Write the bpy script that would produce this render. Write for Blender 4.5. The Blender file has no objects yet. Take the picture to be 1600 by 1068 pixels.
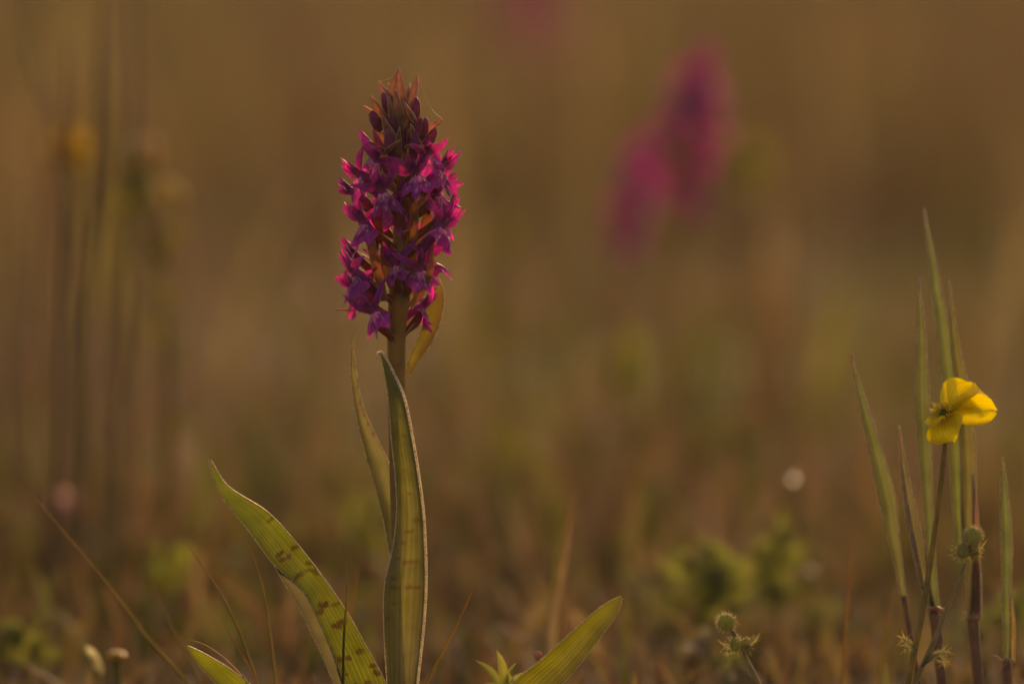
import bpy, math, random
import numpy as np
from mathutils import Vector, Matrix, noise as mnoise

# ------------------------------------------------------------------ camera, sky, sun, exposure
SC = bpy.context.scene
COL = SC.collection
PITCH = math.radians(6.5)
D0 = 1.53                                   # metres from lens to the orchid's plane
FRAME_W = 0.2                               # 36 mm sensor / 180 mm lens
FWD = Vector((0, math.cos(PITCH), -math.sin(PITCH)))
UPC = Vector((0, math.sin(PITCH), math.cos(PITCH)))
RGT = Vector((1, 0, 0))
CAM = Vector((0, -D0 * math.cos(PITCH), 0.132 + D0 * math.sin(PITCH)))

cam_d = bpy.data.cameras.new('camera')
cam_d.lens = 180; cam_d.sensor_width = 36
cam_d.clip_start = 0.02; cam_d.clip_end = 2000
cam_d.dof.use_dof = True
cam_d.dof.focus_distance = D0 - 0.004
cam_d.dof.aperture_fstop = 3.8
cam = bpy.data.objects.new('camera', cam_d); COL.objects.link(cam)
cam.location = CAM
cam.rotation_euler = (math.pi / 2 - PITCH, 0, 0)
SC.camera = cam

SUN_EL = math.radians(21)
SUN_AZ = math.radians(14)                   # to the right of straight behind the flower
world = bpy.data.worlds.new('World'); SC.world = world; world.use_nodes = True
wn = world.node_tree; bg = wn.nodes['Background']
sky = wn.nodes.new('ShaderNodeTexSky'); sky.sky_type = 'NISHITA'; sky.sun_disc = False
sky.sun_elevation = SUN_EL; sky.sun_rotation = SUN_AZ
sky.air_density = 1.0; sky.dust_density = 6.0; sky.ozone_density = 0.6
wn.links.new(sky.outputs[0], bg.inputs[0]); bg.inputs[1].default_value = 0.15
sun_d = bpy.data.lights.new('sun', 'SUN'); sun_d.energy = 2.6; sun_d.angle = math.radians(0.6)
sun_d.color = (1.0, 0.66, 0.34)
sun = bpy.data.objects.new('sun', sun_d); COL.objects.link(sun)
to_sun = Vector((math.sin(SUN_AZ) * math.cos(SUN_EL), math.cos(SUN_AZ) * math.cos(SUN_EL), math.sin(SUN_EL)))
sun.rotation_euler = to_sun.to_track_quat('Z', 'Y').to_euler()
sun.location = (1, 4, 3)

vs = SC.view_settings
vs.view_transform = 'Standard'; vs.look = 'None'; vs.gamma = 1; vs.use_curve_mapping = False
vs.exposure = 0.08
vs.use_white_balance = True; vs.white_balance_temperature = 8000; vs.white_balance_tint = 17
cy = SC.cycles
cy.max_bounces = 7; cy.diffuse_bounces = 4; cy.glossy_bounces = 2; cy.transmission_bounces = 5
cy.transparent_max_bounces = 4; cy.use_denoising = True
cy.sample_clamp_indirect = 4.0

rnd = random.Random(7)
nrg = np.random.default_rng(11)


def P(px, py, dd=0.0):
    """photograph pixel -> world point at D0+dd metres along the view axis"""
    d = D0 + dd
    s = FRAME_W * d / 1600
    return CAM + RGT * ((px - 800) * s) + UPC * ((534 - py) * s) + FWD * d


PX = FRAME_W * D0 / 1600                    # metres per photo pixel in the focal plane

# ------------------------------------------------------------------ materials
def plant_mat(name, trans=0.45, tgain=(1.6, 1.6, 1.6), rough=0.5, spec=0.3, var=0.3, vscale=350, sheen=0.0, stripes=None):
    m = bpy.data.materials.new(name); m.use_nodes = True
    nt = m.node_tree; n = nt.nodes; l = nt.links
    bs = n['Principled BSDF']; out = n['Material Output']
    at = n.new('ShaderNodeAttribute'); at.attribute_name = 'Col'
    tc = n.new('ShaderNodeTexCoord')
    nz = n.new('ShaderNodeTexNoise'); nz.inputs['Scale'].default_value = vscale; nz.inputs['Detail'].default_value = 3
    l.new(tc.outputs['Object'], nz.inputs['Vector'])
    mr = n.new('ShaderNodeMapRange'); mr.inputs[1].default_value = 0.3; mr.inputs[2].default_value = 0.7
    mr.inputs[3].default_value = 1 - var; mr.inputs[4].default_value = 1 + var
    l.new(nz.outputs[0], mr.inputs[0])
    mul = n.new('ShaderNodeVectorMath'); mul.operation = 'SCALE'
    l.new(at.outputs['Color'], mul.inputs[0])
    fac_out = mr.outputs[0]
    if stripes:                               # parallel leaf veins across the width (uv.x), in the pigment
        uv = n.new('ShaderNodeUVMap'); uv.uv_map = 'uv'
        sp = n.new('ShaderNodeSeparateXYZ'); l.new(uv.outputs[0], sp.inputs[0])
        k = n.new('ShaderNodeMath'); k.operation = 'MULTIPLY'; k.inputs[1].default_value = stripes[0] * 6.2832
        wv = n.new('ShaderNodeTexNoise'); wv.noise_dimensions = '2D'; wv.inputs['Scale'].default_value = 1; wv.inputs['Detail'].default_value = 1
        cb = n.new('ShaderNodeCombineXYZ'); l.new(sp.outputs[1], cb.inputs[1])
        ux = n.new('ShaderNodeMath'); ux.operation = 'MULTIPLY'; ux.inputs[1].default_value = 5; l.new(sp.outputs[0], ux.inputs[0]); l.new(ux.outputs[0], cb.inputs[0]); l.new(cb.outputs[0], wv.inputs['Vector'])
        ad = n.new('ShaderNodeMath'); ad.operation = 'MULTIPLY_ADD'; ad.inputs[1].default_value = 0.16; l.new(wv.outputs[0], ad.inputs[0]); l.new(sp.outputs[0], ad.inputs[2])
        l.new(ad.outputs[0], k.inputs[0])
        c = n.new('ShaderNodeMath'); c.operation = 'COSINE'; l.new(k.outputs[0], c.inputs[0])
        r = n.new('ShaderNodeMapRange'); r.inputs[1].default_value = stripes[3] if len(stripes) > 3 else 0.2; r.inputs[2].default_value = 1
        r.inputs[3].default_value = stripes[1]; r.inputs[4].default_value = stripes[2]
        l.new(c.outputs[0], r.inputs[0])
        mm = n.new('ShaderNodeMath'); mm.operation = 'MULTIPLY'
        l.new(r.outputs[0], mm.inputs[0]); l.new(fac_out, mm.inputs[1]); fac_out = mm.outputs[0]
    l.new(fac_out, mul.inputs['Scale'])
    l.new(mul.outputs[0], bs.inputs['Base Color'])
    bs.inputs['Roughness'].default_value = rough
    bs.inputs['Specular IOR Level'].default_value = spec
    if sheen:
        bs.inputs['Sheen Weight'].default_value = sheen
        bs.inputs['Sheen Roughness'].default_value = 0.4
    bp = n.new('ShaderNodeBump'); bp.inputs['Strength'].default_value = 0.25; bp.inputs['Distance'].default_value = 0.0003
    l.new(nz.outputs[0], bp.inputs['Height']); l.new(bp.outputs[0], bs.inputs['Normal'])
    if trans > 0:
        tr = n.new('ShaderNodeBsdfTranslucent')
        tm = n.new('ShaderNodeVectorMath'); tm.operation = 'MULTIPLY'; tm.inputs[1].default_value = tgain
        l.new(mul.outputs[0], tm.inputs[0]); l.new(tm.outputs[0], tr.inputs[0])
        mx = n.new('ShaderNodeMixShader'); mx.inputs[0].default_value = trans
        l.new(bs.outputs[0], mx.inputs[1]); l.new(tr.outputs[0], mx.inputs[2])
        l.new(mx.outputs[0], out.inputs[0])
    return m


M_PETAL = plant_mat('orchid_petal', 0.42, (2.75, 0.75, 1.05), 0.55, 0.2, 0.25, 700, sheen=0.12)
M_BRACT = plant_mat('orchid_bract', 0.25, (2.2, 1.4, 0.8), 0.5, 0.3, 0.25, 500, sheen=0.1)
M_BRACT_TIP = plant_mat('tip_bract', 0.22, (2.0, 1.3, 0.8), 0.5, 0.35, 0.25, 500, sheen=0.25)
M_BUD = plant_mat('orchid_bud', 0.3, (2.6, 0.8, 0.9), 0.5, 0.3, 0.35, 600, sheen=0.15)
M_LEAF = plant_mat('orchid_leaf', 0.5, (1.7, 1.7, 0.9), 0.42, 0.35, 0.2, 160, stripes=(9, 0.86, 1.35, 0.45))
M_LEAF_PALE = plant_mat('orchid_leaf_underside', 0.42, (1.5, 1.5, 0.9), 0.45, 0.35, 0.2, 160, stripes=(7, 0.93, 1.12, 0.3))
M_RIM = plant_mat('leaf_rim_light', 0.5, (1.3, 1.3, 1.2), 0.35, 0.6, 0.45, 1600, sheen=0.5)  # pale edge tubes, backlit rim light put into their colour
M_STEM = plant_mat('orchid_stem', 0.4, (2.0, 1.5, 0.8), 0.45, 0.35, 0.2, 300, sheen=0.2)
M_GRASS = plant_mat('grass_blade', 0.45, (1.4, 1.4, 1.1), 0.5, 0.3, 0.2, 120, stripes=(3, 0.9, 1.12))
M_STALK = plant_mat('stalk', 0.35, (1.8, 1.5, 1.0), 0.5, 0.3, 0.2, 300, sheen=0.2)
M_YELLOW = plant_mat('buttercup_petal', 0.45, (1.3, 1.3, 0.6), 0.35, 0.4, 0.1, 400, stripes=(11, 0.97, 0.84, 0.3))
M_HAIR = plant_mat('plant_hair', 0.5, (1.2, 1.2, 1.1), 0.4, 0.5, 0.0, 200)
M_HERB = plant_mat('herb_leaf', 0.45, (1.5, 1.6, 0.8), 0.65, 0.08, 0.15, 200)
M_FIELD = plant_mat('meadow_grass', 0.40, (1.35, 1.3, 1.1), 0.6, 0.2, 0.15, 60)

# ------------------------------------------------------------------ mesh helpers
class MB:
    """collects shapes (world coordinates) with a pigment per vertex and a uv; build() links ONE mesh object"""
    def __init__(s):
        s.v = []; s.f = []; s.c = []; s.uv = []; s.mi = []

    def add(s, vs_, fs, cs, uvs=None, mi=0):
        b = len(s.v)
        s.v += [tuple(p) for p in vs_]
        s.c += [tuple(c) for c in cs]
        s.uv += list(uvs) if uvs is not None else [(0.0, 0.0)] * len(vs_)
        s.f += [tuple(i + b for i in f) for f in fs]
        s.mi += [mi] * len(fs)
        return s

    def build(s, name, mats, parent=None, base=None, smooth=True):
        if not isinstance(mats, (list, tuple)): mats = [mats]
        me = bpy.data.meshes.new(name)
        o0 = Vector(base) if base is not None else Vector((0, 0, 0))
        vv = np.array(s.v, dtype=float) - np.array(o0)
        me.from_pydata([tuple(p) for p in vv], [], s.f)
        a = me.attributes.new('Col', 'FLOAT_COLOR', 'POINT')
        c = np.ones((len(s.v), 4)); c[:, :3] = np.clip(np.array(s.c), 0, 1)
        a.data.foreach_set('color', c.ravel())
        u = me.uv_layers.new(name='uv')
        li = np.zeros(len(me.loops), dtype=np.int32); me.loops.foreach_get('vertex_index', li)
        u.data.foreach_set('uv', np.array(s.uv, dtype=float)[li].ravel())
        for m in mats: me.materials.append(m)
        me.polygons.foreach_set('material_index', s.mi)
        if smooth: me.polygons.foreach_set('use_smooth', [True] * len(me.polygons))
        o = bpy.data.objects.new(name, me); COL.objects.link(o)
        if parent is not None: o.parent = parent
        elif base is not None: o.location = o0
        return o


def tag(o, label=None, cat=None, group=None, kind=None):
    if label: o['label'] = label
    if cat: o['category'] = cat
    if group: o['group'] = group
    if kind: o['kind'] = kind
    return o


def empty(name, loc, label, cat, group=None):
    o = bpy.data.objects.new(name, None); COL.objects.link(o)
    o.location = loc; o.empty_display_size = 0.01
    return tag(o, label, cat, group)


def spline(pts, n):
    """Catmull-Rom through tuples/vectors, n samples, uniform in point index"""
    a = np.array([tuple(p) for p in pts], dtype=float)
    k = len(a)
    e = np.vstack([2 * a[0] - a[1], a, 2 * a[-1] - a[-2]])
    out = []
    for i in range(n):
        t = i / (n - 1) * (k - 1); j = min(int(t), k - 2); f = t - j
        p0, p1, p2, p3 = e[j], e[j + 1], e[j + 2], e[j + 3]
        out.append(0.5 * (2 * p1 + (p2 - p0) * f + (2 * p0 - 5 * p1 + 4 * p2 - p3) * f * f + (3 * p1 - p0 - 3 * p2 + p3) * f ** 3))
    return np.array(out)


def lerp3(a, b, t):
    t = max(0.0, min(1.0, t))
    return tuple(a[i] + (b[i] - a[i]) * t for i in range(3))


def tube(mb, pts, radii, n=8, seg=None, col=(0.2, 0.2, 0.1), cap=True, mi=0, col2=None, ridge=0.0):
    """tapered tube through points; radii per control point"""
    seg = seg or max(2, (len(pts) - 1) * 4 + 1)
    c = spline(pts, seg)
    r = np.interp(np.linspace(0, 1, seg), np.linspace(0, 1, len(radii)), radii)
    vs_, fs, cs, uv = [], [], [], []
    ref = Vector((0.13, -1, 0.2)).normalized()
    for i in range(seg):
        t = Vector(c[min(i + 1, seg - 1)] - c[max(i - 1, 0)]).normalized()
        a = t.cross(ref)
        if a.length < 1e-3: a = t.cross(Vector((1, 0, 0)))
        a.normalize(); b = t.cross(a)
        cc = lerp3(col, col2, i / (seg - 1)) if col2 else col
        for k in range(n):
            th = 2 * math.pi * k / n
            rr = r[i] * (1 + ridge * (1 if k % 2 else -1))
            vs_.append(Vector(c[i]) + (a * math.cos(th) + b * math.sin(th)) * rr)
            cs.append(cc); uv.append((k / n, i / seg))
    for i in range(seg - 1):
        for k in range(n):
            k2 = (k + 1) % n
            fs.append((i * n + k, i * n + k2, (i + 1) * n + k2, (i + 1) * n + k))
    if cap:
        fs.append(tuple(range(n))[::-1]); fs.append(tuple((seg - 1) * n + k for k in range(n)))
    mb.add(vs_, fs, cs, uv, mi)


def grid_faces(nv, nu):
    return [(i * nu + j, i * nu + j + 1, (i + 1) * nu + j + 1, (i + 1) * nu + j) for i in range(nv - 1) for j in range(nu - 1)]


def edge_leaf(left, right, depth, bulge, nu=15, nv=90, col=None, margin=0.00020, rim_col=(0.55, 0.46, 0.26), ndir=-1.0, wav=0.0, rmargin=None):
    """leaf between two outlines traced in photo pixels; depth(t) metres behind the focal plane; the blade bulges along the view axis"""
    L = spline(left, nv); R = spline(right, nv)
    mb = MB(); vs_, cs, uv = [], [], []
    for i in range(nv):
        t = i / (nv - 1)
        w = np.linalg.norm(R[i] - L[i]) * PX
        for j in range(nu):
            u = j / (nu - 1)
            q = L[i] * (1 - u) + R[i] * u
            x = 2 * u - 1
            dd = depth(t) + ndir * bulge(t, x) * w + wav * w * math.sin(t * 23 + x * 2.5) * abs(x) ** 2
            p = P(q[0], q[1], dd)
            vs_.append(p); uv.append((u, t))
            cs.append(col(t, u, q[0], q[1]))
    mb.add(vs_, grid_faces(nv, nu), cs, uv, 0)
    for j in (0, nu - 1):
        pts = [vs_[i * nu + j] for i in range(nv)]
        rr = [(rmargin if rmargin and j else margin) * (0.4 + 0.6 * min(1, i / 6)) for i in range(nv)]
        tube(mb, pts, rr, 6, nv, rim_col, mi=1)
    return mb


def ribbon(mb, pts, widths, face, nv=40, nu=5, col=(0.1, 0.1, 0.03), col2=None, fold=0.18, twist=0.0, margin=0.0, rim_col=(0.5, 0.42, 0.25), mi=0, mmi=1, tipcol=None):
    """grass-like blade along 3-D points; widths in metres per control point; face = direction the blade looks to"""
    c = spline(pts, nv)
    w = np.interp(np.linspace(0, 1, nv), np.linspace(0, 1, len(widths)), widths)
    vs_, cs, uv = [], [], []
    for i in range(nv):
        t = i / (nv - 1)
        T = Vector(c[min(i + 1, nv - 1)] - c[max(i - 1, 0)]).normalized()
        F = (face - T * face.dot(T)).normalized()
        F = Matrix.Rotation(twist * t, 3, T) @ F
        S = T.cross(F)
        cc = lerp3(col, col2, t) if col2 else col
        if tipcol and t > 0.86: cc = lerp3(cc, tipcol, (t - 0.86) / 0.08)
        for j in range(nu):
            x = 2 * j / (nu - 1) - 1
            vs_.append(Vector(c[i]) + S * (x * w[i] / 2) + F * (fold * w[i] * abs(x)))
            cs.append(cc); uv.append(((x + 1) / 2, t))
    mb.add(vs_, grid_faces(nv, nu), cs, uv, mi)
    if margin:
        for j in (0, nu - 1):
            tube(mb, [vs_[i * nu + j] for i in range(nv)], [margin] * (nv - 1) + [margin * 0.3], 4, nv, rim_col, mi=mmi)


def petal_grid(L, W, prof, bend=0.0, cup=0.2, twist=0.0, wave=0.05, seed=0, nv=9, nu=7):
    """petal in its own frame: base at 0, length +Y, face +Z; returns verts list of Vector, (u,v) list"""
    vs_, uv = [], []
    y = z = 0.0
    for i in range(nv):
        v = i / (nv - 1)
        a = bend * v
        if i:
            y += math.cos(a) * L / (nv - 1); z += math.sin(a) * L / (nv - 1)
        w = W * prof(v)
        for j in range(nu):
            x = 2 * j / (nu - 1) - 1
            nz = mnoise.noise((x * 1.3 + seed * 3.7, v * 2.3, seed * 1.3)) * wave * L
            zz = cup * w * x * x + nz
            q = Matrix.Rotation(twist * v, 3, 'Y') @ Vector((x * w / 2, 0, zz))
            vs_.append(Vector((q.x, y - math.sin(a) * q.z, z + math.cos(a) * q.z)))
            uv.append(((x + 1) / 2, v))
    return vs_, uv


def frame(direction, normal):
    y = Vector(direction).normalized(); z = Vector(normal); z = (z - y * z.dot(y)).normalized(); x = y.cross(z)
    return Matrix((x, y, z)).transposed()


acute = lambda v: max(0.03, (min(1, v / 0.28 + 0.35)) * (1 - v) ** 0.75 * 1.25)
lance = lambda v: max(0.06, math.sin(math.pi * min(1, (v * 0.93 + 0.09)) ** 0.85) ** 0.8)
oval = lambda v: max(0.05, math.sin(math.pi * (0.10 + 0.86 * v)) ** 0.7)
round_tip = lambda v: max(0.08, (0.25 + 0.75 * math.sin(math.pi * 0.5 * min(1, v * 1.5))) * (math.sqrt(max(0, 1 - ((v - 0.6) / 0.4) ** 2)) if v > 0.6 else 1))

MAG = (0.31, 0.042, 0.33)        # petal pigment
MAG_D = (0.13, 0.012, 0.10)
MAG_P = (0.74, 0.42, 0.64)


def jit(c, r, a=0.15):
    k = 1 + r.uniform(-a, a)
    return tuple(min(1, x * k * (1 + r.uniform(-a, a) * 0.4)) for x in c)


# ------------------------------------------------------------------ orchid flower
def flower_parts(o, F, size, r, rich=True):
    """list of (name, MB, mats) of an open flower; o throat, F outward direction; first entry is the column/hood core"""
    Up = Vector((0, 0, 1)); Up = (Up - F * F.dot(Up)).normalized(); R = F.cross(Up)
    roll = r.uniform(-0.5, 0.5)
    rm = Matrix.Rotation(roll, 3, F); Up = rm @ Up; R = rm @ R
    mm = 0.001 * size
    parts = []
    nv, nu = (9, 7) if rich else (5, 4)

    def pet(name, L, W, prof, d, n, bend, cup, twist, c0, c1, off=Vector((0, 0, 0))):
        s = r.random() * 50
        g, uv = petal_grid(L * mm, W * mm, prof, bend, cup, twist, 0.11, s, nv, nu)
        M = frame(d, n)
        mb = MB()
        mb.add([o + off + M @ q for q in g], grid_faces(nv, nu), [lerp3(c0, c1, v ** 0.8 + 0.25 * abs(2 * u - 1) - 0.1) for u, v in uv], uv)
        parts.append((name, mb))
    for s in (-1, 1):
        el = r.uniform(0.25, 1.2)
        d = R * s * 0.85 + Up * el + F * r.uniform(-0.15, 0.3)
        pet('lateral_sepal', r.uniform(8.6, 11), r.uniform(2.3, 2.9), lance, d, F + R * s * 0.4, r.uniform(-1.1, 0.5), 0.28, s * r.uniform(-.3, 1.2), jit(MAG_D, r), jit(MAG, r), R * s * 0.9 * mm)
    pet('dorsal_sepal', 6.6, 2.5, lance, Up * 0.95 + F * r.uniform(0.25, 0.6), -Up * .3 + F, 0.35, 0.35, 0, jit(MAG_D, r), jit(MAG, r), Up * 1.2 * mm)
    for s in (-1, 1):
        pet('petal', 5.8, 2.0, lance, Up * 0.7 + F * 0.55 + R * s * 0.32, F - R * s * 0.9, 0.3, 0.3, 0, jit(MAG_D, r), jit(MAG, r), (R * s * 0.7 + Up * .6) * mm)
    # lip: three-lobed fan
    mb = MB(); nt, nr = (29, 9) if rich else (9, 4)
    d = F * r.uniform(0.1, 0.55) - Up * 0.9 + R * r.uniform(-.2, .2); M = frame(d, F * 0.85 + Up * 0.6)
    Ls = r.uniform(8.8, 10.6) * mm; vs_, cs, uv = [], [], []
    sd = r.random() * 60; refl = r.uniform(0.1, 0.9); c_base = jit(MAG, r); fold = r.uniform(-0.15, 0.25)
    for i in range(nt):
        th = (2 * i / (nt - 1) - 1) * 1.25
        a = abs(th)
        rad = 0.56 + 0.44 * math.exp(-(th / 0.16) ** 2) + 0.34 * math.exp(-((a - 0.60) / 0.24) ** 2) - 0.25 * max(0, a - 0.85)
        rad *= 1 + 0.07 * mnoise.noise((th * 5, sd, 0))
        for k in range(nr):
            q = (k / (nr - 1))
            rr = rad * Ls * (0.06 + 0.94 * q)
            zz = -refl * Ls * (a / 1.25) ** 2 * q * 0.8 - fold * Ls * q * q + 0.26 * Ls * mnoise.noise((th * 2.6, q * 2.0, sd)) * q + 0.05 * Ls * math.cos(th * 9) * q * q
            vs_.append(o + M @ Vector((math.sin(th) * rr * 0.86, math.cos(th) * rr, zz)))
            loop = math.exp(-((q - 0.55 - 0.1 * math.cos(th * 4)) / 0.10) ** 2)
            c = lerp3(MAG_P, c_base, (q - 0.12) / 0.30)
            c = lerp3(c, MAG_D, 0.85 * loop)
            if 0.2 < q < 0.75 and math.sin(th * 11 + sd) * math.cos(q * 17 + sd) > 0.35: c = lerp3(c, MAG_P, 0.6)
            cs.append(c); uv.append((i / nt, q))
    fs = [(i * nr + k, i * nr + k + 1, (i + 1) * nr + k + 1, (i + 1) * nr + k) for i in range(nt - 1) for k in range(nr - 1)]
    mb.add(vs_, fs, cs, uv); parts.append(('lip', mb))
    # spur behind the lip
    mb = MB()
    tube(mb, [o, o - F * 2.5 * mm - Up * 1.5 * mm, o - F * 5.5 * mm - Up * 4.5 * mm, o - F * 6.5 * mm - Up * 7.5 * mm], [1.5 * mm, 1.5 * mm, 1.1 * mm, 0.4 * mm], 7, 9, jit(MAG, r), col2=MAG_D)
    parts.append(('spur', mb))
    col_mb = MB()
    tube(col_mb, [o - F * .6 * mm + Up * .2 * mm, o + F * .9 * mm + Up * 1.3 * mm, o + F * 1.0 * mm + Up * 2.9 * mm], [1.3 * mm, 1.2 * mm, .5 * mm], 7, 7, (0.35, 0.06, 0.2), col2=MAG_D)
    return parts, col_mb, Up


def ovary(mb, a, o, F, size):
    mm = 0.001 * size
    mid = (Vector(a) + Vector(o)) / 2 - Vector((0, 0, 1)) * 0.6 * mm + F * 1.0 * mm
    tube(mb, [a, mid, o - F * 0.5 * mm], [0.9 * mm, 1.7 * mm, 0.9 * mm], 8, 9, (0.18, 0.085, 0.02), col2=(0.24, 0.05, 0.07), ridge=0.12)


def bract_mb(a, d, L, W, r, bend=0.3, tipc=(0.30, 0.10, 0.07), basec=(0.16, 0.075, 0.03), nrm=None):
    g, uv = petal_grid(L, W, acute, bend, 0.35, r.uniform(-0.4, 0.4), 0.03, r.random() * 40, 12, 7)
    M = frame(d, nrm if nrm is not None else Vector((0, 0, 1)))
    mb = MB()
    mb.add([a + M @ q for q in g], grid_faces(12, 7), [lerp3(lerp3(basec, tipc, v * 1.1), (0.36, 0.17, 0.10), 0.6 * abs(2 * u - 1) ** 3) for u, v in uv], uv)
    nv, nu = 12, 7
    for j in (0, nu - 1):
        tube(mb, [a + M @ g[i * nu + j] for i in range(nv)], [0.00017] * nv, 4, nv, (0.55, 0.30, 0.17))  # bright edge tubes, painted rim light on the bract
    return mb


def bud_mb(a, d, L, W, r, c=MAG_D, c2=MAG):
    mb = MB(); d = Vector(d).normalized()
    side = d.cross(Vector((0, 0, 1)))
    side = side.normalized() if side.length > 1e-3 else Vector((1, 0, 0))
    up = side.cross(d)
    pts = [a, a + d * L * .25, a + d * L * .55 + up * L * .05, a + d * L * .85 + up * L * .13, a + d * L + up * L * .2]
    tube(mb, pts, [W * .2, W * .42, W * .5, W * .33, W * .06], 8, 13, c, col2=c2, ridge=0.07)
    return mb


# ------------------------------------------------------------------ THE ORCHID
base = P(632, 1232, 0.012); base.z = 0.0
orchid = empty('marsh_orchid', base, 'sharp magenta orchid with dense flower spike and dark-spotted green leaves', 'orchid')

def axis_pt(py, dd=0.0):
    px = np.interp(py, [100, 150, 300, 420, 520, 620, 800, 1068, 1232], [621, 622, 630, 628, 620, 620, 626, 630, 632])
    return P(px, py, dd)

mb = MB()
ys = [1228, 1068, 900, 720, 620, 520, 470, 400, 300, 220, 160, 135]
rs = [17, 16, 15, 14.5, 14, 14, 17, 15, 13, 9.5, 6, 3]
tube(mb, [base + Vector((0, 0, -0.004))] + [axis_pt(y) for y in ys[1:]], [q * PX for q in rs], 14, 90, (0.18, 0.175, 0.045), col2=(0.22, 0.135, 0.05), ridge=0.035)
mb.build('stem', M_STEM, orchid, base)

Z = Vector((0, 0, 1))
def azdir(az, el=0.0):
    a = math.radians(az)
    return (RGT * math.sin(a) * math.cos(el) - Vector((0, 1, 0)) * math.cos(a) * math.cos(el) + Z * math.sin(el)).normalized()

# (throat px, throat py, azimuth, size): azimuth 0 faces the lens, -90 left, 90 right
FL = [(648, 270, 8, 1.0), (560, 272, -58, .95), (690, 262, 62, 1.0), (596, 296, -22, .95), (566, 345, -62, 1.05),
      (618, 322, 0, 1.0), (692, 352, 48, 1.15), (684, 300, 66, .98), (617, 412, -10, 1.05),
      (553, 424, -68, 1.15), (556, 452, -75, 1.0), (580, 484, -36, .95), (656, 418, 26, .95), (668, 400, 72, 1.05),
      (666, 240, 35, .85), (588, 248, -36, .9), (700, 330, 88, .95)]
BK = [(662, 478, 120, .95), (650, 390, 160, .9), (575, 330, 235, .9), (690, 290, 130, .9),
      (660, 250, 150, .8), (555, 400, 250, .9), (550, 300, 262, .85)]
for k, (px, py, az, sz) in enumerate(FL + BK):
    r = random.Random(100 + k)
    F = azdir(az + r.uniform(-22, 22), r.uniform(-0.25, 0.35))
    ax = axis_pt(py)
    lat = (px - 0) * 1.0
    th = math.radians(az)
    axpx = np.interp(py, [100, 150, 300, 420, 520], [621, 622, 630, 628, 620])
    # the throat's depth follows from how far it stands out sideways and where it faces
    rad = max(abs(px - axpx) / max(0.35, abs(math.sin(th))), 34) * PX
    rad = min(rad, 82 * PX)
    o = P(px, py, -math.cos(th) * rad)
    att = axis_pt(py + 34 + 10 * sz)
    att = att + azdir(az) * 10 * PX
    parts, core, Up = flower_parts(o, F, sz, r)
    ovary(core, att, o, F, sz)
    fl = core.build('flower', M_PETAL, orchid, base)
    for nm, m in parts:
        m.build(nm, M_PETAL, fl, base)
    # its bract
    front = abs(az) < 75
    bl = np.interp(py, [240, 480], [10, 19]) * (0.0007 if front else 0.001)
    bd = azdir(az + r.uniform(-25, 25), r.uniform(0.5, 1.0))
    bract_mb(att - Z * 0.002, bd, bl, 0.0028 if front else 0.0038, r, r.uniform(-0.5, 0.3), nrm=-azdir(az) + Z * .5).build('bract', M_BRACT, orchid, base)

# closed buds and their bracts in the tip
BUD = [(585, 190, -70, .006), (604, 165, -55, .007), (650, 178, 60, .008), (650, 210, 45, .0095),
       (672, 222, 70, .008), (575, 232, -70, .009), (612, 180, 180, .007), (640, 195, 160, .008), (592, 220, 230, .008),
       (627, 212, 10, .008), (608, 228, -20, .009), (648, 232, 25, .009), (628, 232, 0, .010), (662, 205, 60, .007), (614, 200, -10, .007)]
for k, (px, py, az, L) in enumerate(BUD):
    r = random.Random(300 + k)
    axpx = np.interp(py, [100, 150, 300], [621, 622, 630]); th = math.radians(az)
    rad = max(min(abs(px - axpx) / max(0.4, abs(math.sin(th))), 42), 8) * PX
    tip = P(px, py, -math.cos(th) * rad)
    d = azdir(az, r.uniform(0.75, 1.15))
    a = tip - d * L * 0.6
    bud_mb(a, d, L * 1.15, 0.0036, r, jit((0.17, 0.03, 0.07), r), jit((0.27, 0.05, 0.13), r)).build('bud', M_BUD, orchid, base)
# bracts of the tip, traced: (base px,py) -> (tip px,py), depth, width px
TB = [((604, 178), (619, 108), 0, 13), ((628, 168), (622, 106), -.004, 12), ((640, 165), (653, 117), .002, 12), ((612, 170), (592, 126), -.002, 10),
      ((606, 198), (579, 149), -.004, 13), ((622, 200), (606, 152), -.008, 12), ((600, 195), (569, 164), 0, 9), ((590, 190), (572, 176), .004, 9), ((626, 205), (618, 140), -.010, 15),
      ((644, 222), (692, 187), -.004, 16), ((640, 220), (650, 176), .004, 10), ((650, 192), (631, 160), -.012, 7), ((634, 232), (660, 230), -.016, 7), ((604, 240), (625, 214), -.015, 7),
      ((603, 243), (566, 216), -.006, 10), ((620, 300), (588, 262), -.018, 9), ((674, 265), (682, 222), .006, 9), ((655, 240), (640, 196), -.009, 12), ((612, 225), (596, 182), -.011, 14), ((630, 190), (640, 128), .005, 11), ((616, 190), (606, 130), .006, 11)]
rb = random.Random(77)
for i in range(16):
    az = i * 137.5 % 360; th = math.radians(az); y = 252 - i * 4.6
    rr = np.interp(y, [170, 255], [14, 44])
    TB.append(((624 + 5 * math.sin(th), y), (623 + rr * math.sin(th) * 1.05, y - 44 - rb.uniform(0, 14)), -math.cos(th) * rr * .7 * PX, rb.uniform(11, 15)))
for k, (a, b, dd, w) in enumerate(TB):
    r = random.Random(500 + k)
    A = P(a[0], a[1], dd * .5); B = P(b[0], b[1], dd)
    d = B - A
    tc = (0.27, 0.13, 0.10) if k < 10 else (0.25, 0.14, 0.10)
    bract_mb(A, d, d.length, w * 1.25 * PX, r, rb.uniform(-.25, .25), tc, (0.16, 0.085, 0.045), nrm=Vector((r.uniform(-.5, .5), 1, 0.2))).build('bract', M_BRACT_TIP, orchid, base)
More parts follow.
